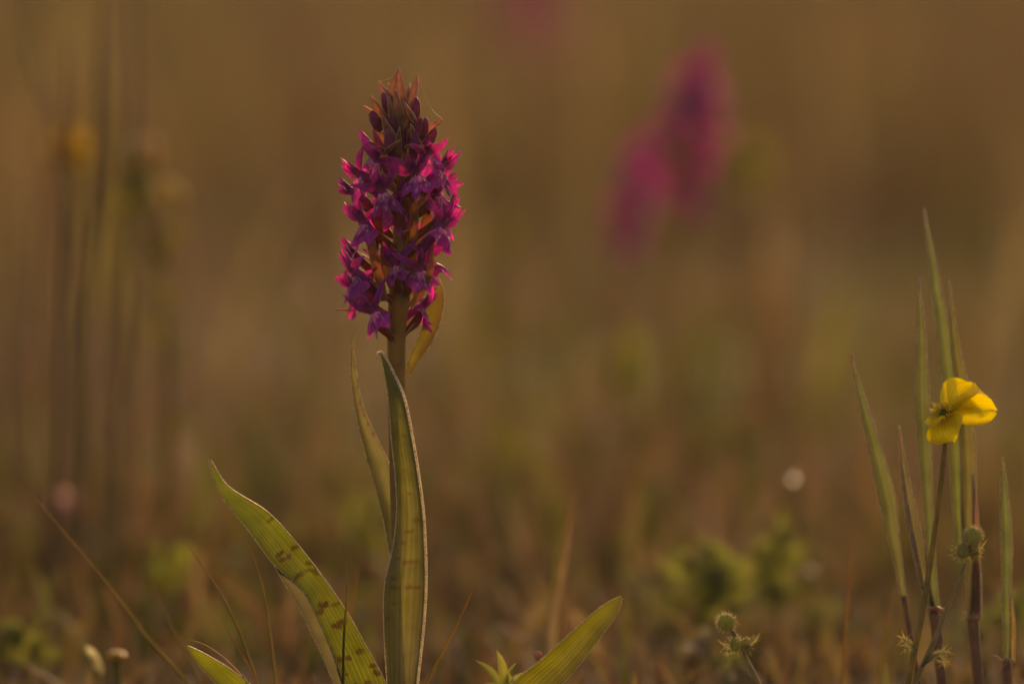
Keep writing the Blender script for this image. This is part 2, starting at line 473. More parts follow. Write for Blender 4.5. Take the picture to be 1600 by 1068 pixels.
# long bracts crossing the middle of the spike, and the tall leafy one on the right
for k, (pts, w, dd) in enumerate([([(600, 470), (588, 420), (574, 365), (558, 330)], 17, -.006), ([(640, 460), (652, 400), (664, 350), (672, 300)], 20, .004),
                                  ([(612, 450), (600, 410), (596, 380)], 15, -.006), ([(640, 480), (660, 450), (672, 420), (676, 385)], 13, -.010), ([(636, 400), (646, 350), (644, 290)], 16, -.004)]):
    m = MB()
    n = len(pts)
    ribbon(m, [P(x, y, dd) for x, y in pts], [w * .6 * PX, w * PX, w * .8 * PX, 1 * PX], -FWD + RGT * .3, 24, 5, (0.17, 0.085, 0.025), (0.22, 0.085, 0.035), 0.2, 0.3, 0.00013, (0.45, 0.22, 0.09), mmi=0)
    m.build('bract', M_BRACT, orchid, base)

SP = [(424, 811, 10, 3, 40), (450, 871, 8, 4, 55), (437, 866, 8, 4, 50), (441, 874, 7, 4, 30), (490, 892, 9, 4, -30), (470, 897, 15, 4, 35), (482, 879, 7, 4, -20), (497, 887, 6, 4, -25), (460, 856, 8, 4, 35),
      (505, 944, 10, 6, 25), (523, 944, 9, 4, 20), (499, 955, 8, 5, 25), (530, 975, 16, 6, 25), (563, 1017, 8, 5, 20), (545, 1027, 7, 5, 25), (531, 1030, 5, 6, 30), (582, 1040, 6, 5, 0), (588, 1050, 7, 5, -20), (541, 1053, 4, 3, 0), (573, 1066, 8, 4, 20), (553, 1072, 9, 5, 20)]

def spotted(spots, base_c, spot_c, soft=0.35, extra=None):
    def f(t, u, x, y):
        m = 0.0
        for (sx, sy, a, b, ang) in spots:
            ca, sa = math.cos(math.radians(-ang)), math.sin(math.radians(-ang))
            dx, dy = x - sx, y - sy
            if abs(dx) + abs(dy) > 30: continue
            q = ((dx * ca + dy * sa) / a) ** 2 + ((-dx * sa + dy * ca) / b) ** 2
            q += 1.1 * mnoise.noise((x * .14, y * .14, 1.0))
            m = max(m, min(1, (1.25 - q) / soft))
        c = base_c(t, u, x, y)
        return lerp3(c, spot_c, m * (0.8 + 0.35 * mnoise.noise((x * .06, y * .06, 4.0))))
    return f

# C: the big spotted leaf on the left
left = [(326, 717), (343, 770), (388, 828), (430, 884), (472, 922), (494, 962), (516, 1012), (536, 1066), (572, 1140), (618, 1228)]
right = [(329, 717), (358, 760), (420, 801), (470, 856), (512, 911), (546, 962), (574, 1012), (602, 1066), (626, 1140), (640, 1228)]
def gC(t, u, x, y):
    c = lerp3((0.075, 0.088, 0.011), (0.068, 0.073, 0.014), t)
    c = lerp3(c, (0.085, 0.062, 0.02), 0.55 * max(0, mnoise.noise((x * .03, y * .03, 8.0)) + 0.1))
    return lerp3((0.10, 0.06, 0.025), c, t * 22)
m = edge_leaf(left, right, lambda t: 0.004 + 0.006 * t - 0.012 * math.sin(t * 3), lambda t, x: -0.16 * (1 - x * x) * min(1, t * 3), 61, 420,
              spotted(SP, gC, (0.032, 0.013, 0.008), 0.85))
m.build('leaf', [M_LEAF, M_RIM], orchid, base)
# its folded-over lower margin
left = [(428, 884), (445, 912), (470, 955), (497, 1010), (522, 1066), (560, 1140)]
right = [(430, 885), (474, 923), (496, 962), (518, 1012), (538, 1066), (572, 1140)]
m = edge_leaf(left, right, lambda t: -0.006 + 0.006 * t, lambda t, x: -0.15 * (1 - x * x), 9, 80, lambda t, u, x, y: (0.10, 0.085, 0.05))
m.build('leaf', [M_LEAF_PALE, M_RIM], orchid, base)

# B: narrow leaf behind, tip touching the lowest flower
left = [(553, 522), (548, 560), (550, 600), (557, 650), (570, 705), (583, 750), (596, 800), (606, 850), (612, 890), (616, 960)]
right = [(554, 522), (554, 560), (560, 600), (566, 630), (581, 668), (598, 702), (612, 735), (622, 780), (628, 850), (630, 960)]
SB = [(563, 628, 2.5, 4, 0), (569, 648, 2.5, 3, 0), (577, 661, 3, 4, 0), (583, 678, 3, 4, 0), (566, 640, 1.6, 2, 0)]
m = edge_leaf(left, right, lambda t: 0.004 + 0.006 * t, lambda t, x: -0.25 * (1 - x * x), 15, 140,
              spotted(SB, lambda t, u, x, y: lerp3((0.13, 0.105, 0.055), (0.12, 0.11, 0.06), t * 1.3), (0.09, 0.03, 0.05)))
m.build('leaf', [M_LEAF_PALE, M_RIM], orchid, base)

# A: the tall sheathing leaf in front of the stem
left = [(586, 558), (592, 551), (600, 580), (607, 625), (612, 690), (618, 745), (620, 800), (614, 855), (601, 915), (600, 980), (605, 1066), (612, 1140), (620, 1228)]
right = [(588, 559), (597, 552), (612, 578), (632, 625), (645, 690), (654, 745), (661, 800), (664, 855), (665, 915), (661, 980), (652, 1066), (648, 1140), (646, 1228)]
SA = [(640, 830, 8, 3, 5), (652, 812, 6, 4, 10), (629, 848, 6, 4, 0), (622, 872, 5, 3, 10), (640, 878, 14, 3.5, 8), (615, 902, 7, 3, 0), (616, 918, 9, 3.5, 0), (645, 917, 15, 3.5, 0), (614, 943, 4, 2, 0), (606, 966, 3, 2.5, 0), (640, 770, 5, 3, 0), (632, 735, 4, 3, 0), (630, 680, 5, 2, 0), (626, 650, 5, 2, 0)]
def gA(t, u, x, y):
    c = lerp3((0.115, 0.115, 0.018), (0.145, 0.125, 0.04), t * 1.3)
    if y > 940: c = lerp3(c, (0.17, 0.145, 0.075), min(1, (y - 940) / 70) * (0.2 + 0.8 * u))
    return c
m = edge_leaf(left, right, lambda t: -0.006, lambda t, x: 0.42 * (1 - x * x) + 0.10 * math.exp(-((x + 0.35) / 0.12) ** 2), 31, 260,
              spotted(SA, gA, (0.105, 0.055, 0.02), 0.8), margin=0.00025, rmargin=0.0006, rim_col=(0.72, 0.62, 0.42))  # edges paler, right one thicker, to paint the sunlit rim
m.build('leaf', [M_LEAF_PALE, M_RIM], orchid, base)

# D: leaf reaching right, E: low leaf on the left
left = [(970, 930), (938, 948), (890, 990), (845, 1030), (800, 1066), (745, 1118), (690, 1170), (634, 1226)]
right = [(973, 933), (962, 962), (938, 995), (910, 1032), (880, 1066), (820, 1130), (740, 1190), (640, 1232)]
m = edge_leaf(left, right, lambda t: -0.004 - 0.004 * math.sin(t * 3), lambda t, x: -0.18 * (1 - x * x), 25, 160, lambda t, u, x, y: lerp3((0.095, 0.09, 0.011), (0.085, 0.075, 0.02), u * 1.2 - .2))
m.build('leaf', [M_LEAF, M_RIM], orchid, base)
left = [(292, 1008), (304, 1030), (330, 1060), (372, 1100), (450, 1165), (540, 1215), (625, 1235)]
right = [(294, 1008), (322, 1022), (362, 1046), (400, 1076), (470, 1130), (560, 1185), (630, 1228)]
m = edge_leaf(left, right, lambda t: -0.006 + 0.012 * t, lambda t, x: -0.2 * (1 - x * x), 21, 120, lambda t, u, x, y: (0.10, 0.105, 0.014))
m.build('leaf', [M_LEAF, M_RIM], orchid, base)
# F: upper leafy bract on the right of the spike
left = [(635, 588), (638, 562), (650, 535), (660, 510), (664, 480), (669, 455), (682, 435)]
right = [(638, 588), (653, 567), (671, 541), (684, 515), (692, 485), (693, 458), (686, 435)]
m = edge_leaf(left, right, lambda t: 0.002 + 0.008 * t, lambda t, x: -0.3 * (1 - x * x), 13, 70, lambda t, u, x, y: lerp3((0.13, 0.095, 0.015), (0.10, 0.055, 0.025), u * 1.3 - .3))
m.build('bract', [M_LEAF, M_RIM], orchid, base)

# ------------------------------------------------------------------ fine grass blades round the orchid
def ground_base(px, py, dd, lean=0.0):
    """point on the ground below a pixel column, at that depth"""
    p = P(px, py, dd); return Vector((p.x + lean, p.y, 0.0))

def blade(name, pix, wpx, dd, label, cat='grass blade', col=(0.13, 0.10, 0.03), col2=(0.20, 0.10, 0.05), face=None, group=None, margin=0.0, fold=0.3, tip_dd=0.0):
    """pix listed from tip to where it leaves the frame; the blade is carried on to the ground"""
    pts = [P(x, y, dd + tip_dd * (1 - i / (len(pix) - 1))) for i, (x, y) in enumerate(pix)][::-1]
    d = (pts[0] - pts[1]).normalized()
    g = pts[0] + d * (pts[0].z / max(0.15, -d.z)) * 0.9; g.z = -0.002
    s = (D0 + dd) / D0
    col = tuple(q * k for q, k in zip(col, (.72, .76, .7))); col2 = tuple(q * k for q, k in zip(col2, (.6, .66, .6)))
    m = MB()
    W = [wpx * PX * s * k for k in (0.9, 1.0, 1.0, 0.85, 0.55, 0.06)]
    ribbon(m, [g] + pts, W, face or (-FWD + RGT * 0.9), 60, 5, col, col2, fold, 0.2, margin, mmi=1 if margin else 0)
    b = Vector((g.x, g.y, 0))
    o = m.build(name, [M_GRASS, M_RIM], None, b)
    return tag(o, label, cat, group)

FG = 'fine grass blades around the orchid'
blade('grass_blade', [(12, 726), (60, 785), (110, 845), (180, 930), (232, 1000), (292, 1068)], 8, .035, 'long thin olive blade leaning left, longest of those left of the orchid', group=FG)
blade('grass_blade', [(287, 843), (318, 888), (345, 928), (372, 985), (402, 1068)], 6, .006, 'thin brown blade between the low leaf tip and the big spotted leaf', group=FG)
blade('grass_blade', [(377, 818), (394, 870), (410, 920), (421, 990), (430, 1068)], 6.5, .014, 'thin olive blade rising behind the big spotted leaf', group=FG)
blade('grass_blade', [(532, 840), (539, 880), (541, 925), (536, 1000), (535, 1068)], 5.5, -.010, 'thin dark upright blade crossing in front of the big spotted leaf', group=FG, col=(0.10, 0.09, 0.025), col2=(0.13, 0.085, 0.03))
blade('grass_blade', [(746, 906), (730, 938), (708, 985), (688, 1022), (666, 1068)], 6, .004, 'short rusty blade leaning right, just right of the sheathing leaf', group=FG, col=(0.13, 0.085, 0.02), col2=(0.22, 0.07, 0.02))
blade('grass_blade', [(292, 998), (318, 1006), (348, 1026), (378, 1056), (390, 1072)], 4, -.008, 'dry curled pinkish blade arching over the low left leaf', group=FG, col=(0.30, 0.17, 0.11), col2=(0.42, 0.24, 0.16))
blade('grass_blade', [(226, 880), (250, 940), (280, 1005), (312, 1068)], 6, .05, 'faint blurred thin blade beside the long leaning one', group=FG)
blade('grass_blade', [(562, 876), (552, 930), (540, 990), (532, 1068)], 6, .05, 'blurred rusty blade behind the big spotted leaf', group=FG, col=(0.2, 0.09, 0.03), col2=(0.28, 0.10, 0.03))
blade('grass_blade', [(346, 965), (366, 1005), (388, 1040), (400, 1072)], 4, .012, 'short reddish blade close above the low left leaf', group=FG, col=(0.2, 0.09, 0.05), col2=(0.28, 0.10, 0.06))
blade('grass_blade', [(1332, 838), (1326, 900), (1320, 970), (1313, 1068)], 9, .035, 'upright rusty blade standing alone left of the broad reed shoots', group=FG, col=(0.16, 0.09, 0.03), col2=(0.24, 0.10, 0.05))
blade('grass_blade', [(1400, 918), (1386, 960), (1378, 1010), (1370, 1068)], 10, .06, 'short blurred brown blade at the foot of the broad reed shoots', group=FG, col=(0.14, 0.10, 0.03), col2=(0.2, 0.10, 0.04))
blade('grass_blade', [(896, 766), (884, 840), (872, 905), (860, 960), (856, 1010), (862, 1068)], 22, .10, 'broad pale blurred blade with pink tip, right of the orchid', group=FG, col=(0.26, 0.22, 0.14), col2=(0.34, 0.16, 0.10))
blade('grass_blade', [(882, 800), (872, 860), (862, 930), (858, 1000), (866, 1068)], 14, .11, 'narrow green blurred blade doubling the broad pale one', group=FG, col=(0.15, 0.15, 0.04), col2=(0.2, 0.16, 0.05))
blade('grass_blade', [(985, 905), (978, 960), (974, 1010), (970, 1068)], 14, .13, 'blurred yellow-green upright blade just beyond the right-reaching orchid leaf', group=FG, col=(0.16, 0.15, 0.03), col2=(0.18, 0.15, 0.03))

# ------------------------------------------------------------------ broad reed shoots on the right
GREEN = (0.10, 0.115, 0.04); GREEN2 = (0.12, 0.115, 0.045); RED = (0.26, 0.12, 0.09)
def reed(name, label, culm, blades, dd, ligule=None, group='broad reed shoots'):
    s = (D0 + dd) / D0
    cp = [P(x, y, dd) for x, y, w in culm]
    d = (cp[0] - cp[1]).normalized()
    g = cp[0] + d * (cp[0].z / max(0.2, -d.z)); g.z = 0
    e = empty(name, g, label, 'reed', group)
    m = MB(); tube(m, [g - Z * .002] + cp, [culm[0][2] / 2 * PX * s] + [w / 2 * PX * s for x, y, w in culm], 10, 40, (0.20, 0.13, 0.10), col2=(0.19, 0.13, 0.08))
    m.build('culm', M_STALK, e, g)
    for (pix, col, col2, face, ddb) in blades:
        pts = [P(x, y, dd + ddb * (1 - i / (len(pix) - 1))) for i, (x, y, w) in enumerate(pix)][::-1]
        W = [w * PX * s for x, y, w in pix][::-1]
        m = MB(); ribbon(m, pts, W, face, 70, 7, col, col2, 0.22, 0.0, 0.00022, (0.5, 0.40, 0.26), tipcol=RED)
        m.build('blade', [M_GRASS, M_RIM], e, g)
    if ligule:
        x, y = ligule; m = MB(); r = random.Random(x)
        tube(m, [P(x - 9, y, dd - .001), P(x, y - 2, dd - .003), P(x + 9, y, dd - .001)], [.0006, .0009, .0006], 6, 9, (0.5, 0.3, 0.2))
        for i in range(9):
            a = P(x + r.uniform(-9, 9), y, dd - .002); b = P(x + r.uniform(-26, 16), y + r.uniform(-12, 14), dd - .004)
            tube(m, [a, (a + b) / 2 + Z * .0006, b], [.00018, .00014, .00006], 4, 5, (0.6, 0.42, 0.3))
        m.build('ligule', M_HAIR, e, g)
    return e
fc = -FWD + RGT * 0.35
reed('reed_shoot', 'reed shoot whose narrow blade leans away left of the buttercup', [(1436, 1068, 9), (1424, 1000, 9), (1412, 930, 8)],
     [([(1330, 547, 1), (1336, 585, 6), (1350, 640, 13), (1370, 720, 23), (1384, 780, 28), (1394, 840, 20), (1404, 890, 12), (1412, 940, 9)], GREEN2, GREEN, fc, .0)], .022)
reed('reed_shoot', 'reed shoot with tall pale blade directly left of the buttercup bloom', [(1472, 1068, 16), (1465, 1000, 17), (1459, 955, 17)],
     [([(1436, 426, 1), (1436, 455, 4), (1438, 520, 14), (1438, 610, 25), (1443, 700, 23), (1449, 790, 15), (1454, 880, 14), (1459, 955, 17)], GREEN, GREEN2, fc, .0),
      ([(1405, 664, 1), (1410, 720, 9), (1420, 790, 18), (1434, 860, 22), (1446, 920, 15), (1458, 958, 10)], (0.10, 0.095, 0.045), (0.12, 0.09, 0.05), fc, -.006),
      ([(1408, 720, 1), (1418, 800, 5), (1436, 890, 5), (1446, 945, 4)], (0.4, 0.28, 0.18), (0.42, 0.28, 0.18), fc, -.010)], .018, (1462, 952))
reed('reed_shoot', 'tallest reed shoot, two long blades rising behind the buttercup bloom', [(1529, 1068, 17), (1524, 1010, 17), (1520, 968, 18)],
     [([(1444, 326, 1), (1447, 352, 4), (1456, 410, 11), (1466, 480, 18), (1477, 560, 24), (1486, 640, 24), (1491, 720, 20), (1495, 790, 20), (1500, 850, 13)], (0.12, 0.14, 0.04), (0.13, 0.14, 0.05), fc, .016),
      ([(1482, 437, 1), (1484, 465, 5), (1491, 540, 15), (1500, 600, 22), (1508, 680, 26), (1511, 760, 26), (1511, 830, 22), (1518, 900, 27), (1520, 968, 24)], (0.12, 0.105, 0.04), (0.13, 0.115, 0.035), fc, .004),
      ([(1520, 740, 1), (1523, 800, 9), (1524, 880, 14), (1521, 965, 18)], (0.14, 0.085, 0.06), (0.2, 0.09, 0.07), fc, -.002)], .020, (1520, 966))
reed('reed_shoot', 'separate reed shoot with one short green blade beyond the buttercup', [(1575, 1068, 15), (1573, 1035, 15)],
     [([(1566, 712, 1), (1567, 740, 6), (1569, 800, 17), (1571, 860, 20), (1571, 930, 13), (1572, 990, 12), (1573, 1035, 13)], GREEN, GREEN, fc, .0),
      ([(1578, 925, 1), (1582, 970, 7), (1580, 1034, 9)], (0.2, 0.14, 0.04), (0.22, 0.14, 0.04), fc, -.003)], .020, (1573, 1033))

# ------------------------------------------------------------------ buttercup with its bud
def hairs(mb, c, rad, n, L, r, col=(0.75, 0.64, 0.44), hemi=None):
    for i in range(n):
        d = Vector((r.gauss(0, 1), r.gauss(0, 1), r.gauss(0, 1))).normalized()
        if hemi is not None and d.dot(hemi) < -0.2: continue
        a = c + d * rad * .9; b = a + (d + Vector((r.uniform(-.4, .4), r.uniform(-.4, .4), r.uniform(-.4, .4)))) * L * r.uniform(.5, 1.1)
        tube(mb, [a, b], [.00006, .00003], 3, 2, col, cap=False)

def ball(mb, c, rx, col, r, rz=None, n=14, bump=0.08, col2=None):
    vs_, cs, uv = [], [], []; rz = rz or rx
    for i in range(n + 1):
        ph = math.pi * i / n
        for k in range(n):
            th = 2 * math.pi * k / n
            d = Vector((math.sin(ph) * math.cos(th), math.sin(ph) * math.sin(th), math.cos(ph)))
            q = 1 + bump * mnoise.noise(d * 4 + Vector((c.x * 900, 0, 0)))
            vs_.append(c + Vector((d.x * rx * q, d.y * rx * q, d.z * rz * q)))
            cs.append(lerp3(col, col2, i / n) if col2 else col); uv.append((k / n, i / n))
    fs = [(i * n + k, (i + 1) * n + k, (i + 1) * n + (k + 1) % n, i * n + (k + 1) % n) for i in range(n) for k in range(n)]
    mb.add(vs_, fs, cs, uv)

def hairy_bud(parent, gbase, bp, sp, dd, r, stalkpix):
    """round hairy bud over a knot of small hairy leaf bases"""
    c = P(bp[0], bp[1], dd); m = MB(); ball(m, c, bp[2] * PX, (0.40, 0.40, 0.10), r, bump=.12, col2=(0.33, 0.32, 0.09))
    b = m.build('bud', M_HERB, parent, gbase)
    m = MB(); hairs(m, c, bp[2] * PX, 420, .0013, r); m.build('hair', M_HAIR, b, gbase)
    m = MB(); tube(m, [P(x, y, dd) for x, y in stalkpix][::-1], [4 * PX, 4 * PX, 3 * PX], 8, 30, (0.24, 0.20, 0.09), col2=(0.26, 0.24, 0.11))
    tube(m, [P(sp[0], sp[1] + 8, dd), P(sp[0], sp[1], dd), c], [3 * PX, 4.5 * PX, 3 * PX], 8, 9, (0.18, 0.17, 0.06))
    st = m.build('stalk', M_STALK, parent, gbase)
    m = MB(); q = P(sp[0] - 9, sp[1], dd - .002); ball(m, q, 9 * PX, (0.34, 0.32, 0.11), r, 12 * PX, 10); hairs(m, q, 9 * PX, 60, .0022, r)
    q = P(sp[0] + 10, sp[1] + 2, dd + .001); ball(m, q, 8.5 * PX, (0.3, 0.27, 0.10), r, 13 * PX, 10); hairs(m, q, 8 * PX, 60, .002, r)
    m.build('side_bud', M_HERB, parent, gbase)
    for (dx, dy, s2) in ((-38, -8, .9), (30, -18, 1.0), (-30, 14, .7)):
        m = MB(); a = P(sp[0] + dx * .15, sp[1] + 8, dd); bb = P(sp[0] + dx, sp[1] + dy, dd - .003)
        ribbon(m, [a, (a + bb) / 2 - Z * .0008, bb], [.0006, .0007, .0001], -FWD, 10, 3, (0.15, 0.14, 0.07), (0.2, 0.17, 0.11)); hairs(m, (a + bb) / 2, .001, 14, .0018, r)
        m.build('leaflet', M_HERB, parent, gbase)

r = random.Random(5)
bdd = .008
bb = P(1395, 1232, bdd); bb.z = 0
cup = empty('buttercup', bb, 'yellow buttercup in bloom with a hairy bud on its side stalk', 'buttercup')
m = MB()
tube(m, [bb - Z * .002, P(1418, 1072, bdd), P(1436, 985, bdd), P(1453, 885, bdd), P(1469, 770, bdd), P(1477, 690, bdd), P(1481, 660, bdd)], [5.5 * PX, 5.5 * PX, 5.2 * PX, 4.8 * PX, 4.2 * PX, 4 * PX, 4 * PX], 8, 60, (0.27, 0.22, 0.06), col2=(0.25, 0.19, 0.05))
m.build('stem', M_STALK, cup, bb)
hb = P(1480, 650, bdd)
N = (RGT * -0.55 + Z * 0.38 + FWD * -0.74).normalized()         # the bloom looks up, left and towards the lens
m = MB()
ball(m, hb + N * .001, .0021, (0.17, 0.18, 0.02), r, bump=.5)
head = m.build('flower', M_HERB, cup, bb)
for (x, y, w, dd2, tw) in ((1520, 596, 68, .003, .1), (1562, 642, 56, -.004, -.1), (1490, 694, 74, -.010, .15), (1546, 616, 46, .006, .2), (1451, 668, 34, -.006, .5)):
    tip = P(x, y, bdd + dd2); d = tip - hb
    g, uv = petal_grid(d.length * .96, w * .94 * PX, round_tip, 0.0, 0.22, tw, 0.14, r.random() * 30, 11, 9)
    nrm = N
    Mx = frame(d, nrm); mb = MB()
    sd = r.random() * 20
    mb.add([hb + Mx @ (Vector((q.x, q.y * (1 + max(0, v - .6) * .45 * mnoise.noise((u * 5, sd, 0))), q.z)) + Vector((0, 0, 0.001 * math.sin(math.pi * v)))) for q, (u, v) in zip(g, uv)], grid_faces(11, 9), [lerp3((0.62, 0.46, 0.010), (0.80, 0.60, 0.012), v) for u, v in uv], uv)
    mb.build('petal', M_YELLOW, head, bb)
m = MB()
for i in range(60):
    a = 2 * math.pi * i / 60; e1 = N.orthogonal().normalized(); e2 = N.cross(e1)
    d = (e1 * math.cos(a) + e2 * math.sin(a)) * r.uniform(.5, 1.0) + N * r.uniform(.5, 1.1)
    tube(m, [hb + N * .0006, hb + d * .0032], [.00012, .00012], 4, 3, (0.8, 0.6, 0.05)); ball(m, hb + d * .0034, .00035, (0.9, 0.62, 0.05), r, n=6)
m.build('stamen', M_YELLOW, head, bb)
for k, (x, y) in enumerate(((1452, 640), (1456, 628), (1470, 690))):
    m = MB(); a = hb - N * .001; t = P(x, y, bdd + .003)
    g, uv = petal_grid((t - a).length, .0026, lance, .3, .3, 0, .05, k, 7, 5); Mx = frame(t - a, N)
    m.add([a + Mx @ q for q in g], grid_faces(7, 5), [(0.38, 0.30, 0.06)] * len(g), uv); hairs(m, (a + t) / 2, .0008, 16, .0014, r)
    m.build('sepal', M_HERB, head, bb)
hairy_bud(cup, bb, (1521, 838, 14.5), (1513, 860), bdd - .002, r, [(1508, 880), (1484, 940), (1460, 1000), (1428, 1072), (1404, 1160)])
for (pp, w) in (([(1440, 1042), (1455, 1024), (1474, 1018), (1492, 1022)], 9), ([(1446, 1036), (1466, 1024), (1474, 1034), (1476, 1044)], 8), ([(1432, 1020), (1424, 1004), (1414, 998), (1398, 992)], 7), ([(1430, 1022), (1418, 1010), (1404, 1008)], 6)):
    m = MB(); pts = [P(x, y, bdd - .003) for x, y in pp]
    ribbon(m, pts, [.0007, w * PX, w * .8 * PX, .0002], -FWD + Z * .5, 16, 5, (0.13, 0.12, 0.065), (0.18, 0.15, 0.10)); hairs(m, pts[-2], .001, 18, .002, r)
    m.build('leaf', M_HERB, cup, bb)

# the single hairy bud stalk nearer the middle
b2 = P(1262, 1228, .012); b2.z = 0
hb2 = empty('buttercup_bud_stalk', b2, 'low hairy stalk bearing one round green bud, no open bloom', 'bud stalk')
hairy_bud(hb2, b2, (1135, 972, 14), (1158, 1006), .012, random.Random(9), [(1160, 1012), (1170, 1036), (1186, 1068), (1262, 1225)])

# small sprig at the foot of the frame, pink fleck beside it
def leaf_sprig(name, label, cat, root, leaves, dd, col, col2, wpx, group=None, stemw=4):
    s = (D0 + dd) / D0
    g = ground_base(root[0], root[1], dd)
    e = empty(name, g, label, cat, group)
    m = MB(); top = P(root[0], root[1], dd)
    tube(m, [g - Z * .002, (g + top) / 2 + RGT * .001, top], [stemw * .7 * PX * s, stemw * .5 * PX * s, stemw * .04 * PX * s], 6, 13, lerp3(col, (0.2, 0.1, 0.05), .3)); m.build('stem', M_STALK, e, g)
    for k, (a, b) in enumerate(leaves):
        A = P(a[0], a[1], dd + rnd.uniform(-.004, .004) * s); B = P(b[0], b[1], dd + rnd.uniform(-.014, .010) * s)
        m = MB(); mid = (A + B) / 2 + Z * (B - A).length * .08
        gg = [A, mid, B]
        W = [wpx * .35 * PX * s, wpx * .95 * PX * s, wpx * PX * s, wpx * .6 * PX * s, .1 * PX]
        ribbon(m, gg, W, -FWD + Z * .6, 14, 5, jit(col, rnd), jit(col2, rnd), 0.15)
        m.build('leaf', M_HERB, e, g)
    return e
leaf_sprig('leafy_sprig', 'small pale green sprig at the base of the right-reaching orchid leaf', 'herb', (792, 1085), [((790, 1082), (742, 1030)), ((792, 1078), (776, 1014)), ((795, 1075), (806, 1034)), ((796, 1080), (822, 1050)), ((788, 1086), (756, 1068))], .022, (0.16, 0.16, 0.05), (0.22, 0.20, 0.08), 15)
m = MB(); pf = P(841, 1023, .016); ball(m, pf, 7 * PX, (0.5, 0.26, 0.24), rnd, bump=.4); g = Vector((pf.x, pf.y, 0)); tube(m, [g, pf], [2 * PX, 2 * PX], 6, 9, (0.15, 0.13, 0.04))
tag(m.build('pink_bud', M_HERB, None, g), 'tiny pink bud peeping over the edge of the right-reaching orchid leaf', 'bud')

for pts, lb in (([(653, 120, .002), (664, 150, 0), (676, 172, -.002), (692, 187, -.004)], 'fine spider thread strung down the right of the spike tip'), ([(592, 128, -.002), (606, 124, -.001), (619, 118, 0)], 'short spider thread between two bract tips of the spike')):
    m = MB(); q = [P(*p) for p in pts]; tube(m, q, [.00005] * len(q), 4, 20, (0.55, 0.4, 0.25)); ball(m, q[len(q) // 2], .00025, (0.6, 0.42, 0.25), rnd, n=6)
    tag(m.build('spider_thread', M_HAIR, None, q[0]), lb, 'spider thread', 'spider threads on the flower spike')

# ------------------------------------------------------------------ plants beyond the plane of focus
# two magenta orchids behind, one far one
def far_orchid(label, spike_top, spike_bot, width, dd, seed, lean=0.0, group='magenta orchids out of focus'):
    r = random.Random(seed); s = (D0 + dd) / D0
    top = P(*spike_top, dd); bot = P(*spike_bot, dd)
    g = Vector((bot.x - (top.x - bot.x) * .5, bot.y, 0))
    e = empty('marsh_orchid', g, label, 'orchid', group)
    m = MB(); tube(m, [g - Z * .003, g * .4 + bot * .6, bot, top], [.0014, .0014, .0014, .0012], 8, 30, (0.3, 0.2, 0.1), col2=(0.2, 0.07, 0.04)); m.build('stem', M_STEM, e, g)
    W = width * PX * s / 2; H = (top - bot).length; n = int(H / .0030)
    for k in range(n):
        t = k / n; az = k * 137.5 + seed * 20
        env = (0.75 + .25 * math.sin(math.pi * min(1, t * 1.6))) * (1 if t < .62 else max(.18, 1 - (t - .62) / .38 * .9))
        d = azdir(az, 0.15 + .7 * t)
        ax = bot + (top - bot) * t
        if t < .93:
            o = ax + d * max(.003, W * env - .006)
            parts, core, Up = flower_parts(o, d, 0.95 + .15 * r.random(), r, rich=False)
            ovary(core, ax - Z * .004, o, d, 1)
            for nm, pm in parts: core.add(pm.v, pm.f, pm.c, pm.uv)
            core.build('flower', M_PETAL, e, g)
        else:
            bud_mb(ax, azdir(az, .9), .008, .004, r).build('bud', M_PETAL, e, g)
    for k in range(3):
        a = r.uniform(0, 6.28); L = r.uniform(.03, .045); dv = Vector((math.cos(a), math.sin(a) * .7, 0))
        m = MB(); ribbon(m, [g, g + dv * L * .3 + Z * L * .5, g + dv * L * .75 + Z * L * .8, g + dv * L * 1.1 + Z * L * .75], [.004, .007, .006, .001], -FWD, 24, 5, (0.06, 0.06, 0.018), (0.07, 0.065, 0.018)); m.build('leaf', M_LEAF, e, g)
    return e
far_orchid('larger of the two blurred magenta orchids standing together in the meadow', (1102, 84), (1056, 312), 160, .54, 3)
far_orchid('smaller dusky blurred orchid beside the larger blurred one', (1006, 232), (978, 384), 92, .60, 5)
far_orchid('most distant, reddish orchid, all but dissolved into the brown meadow', (826, -70), (826, 60), 110, 1.6, 8)

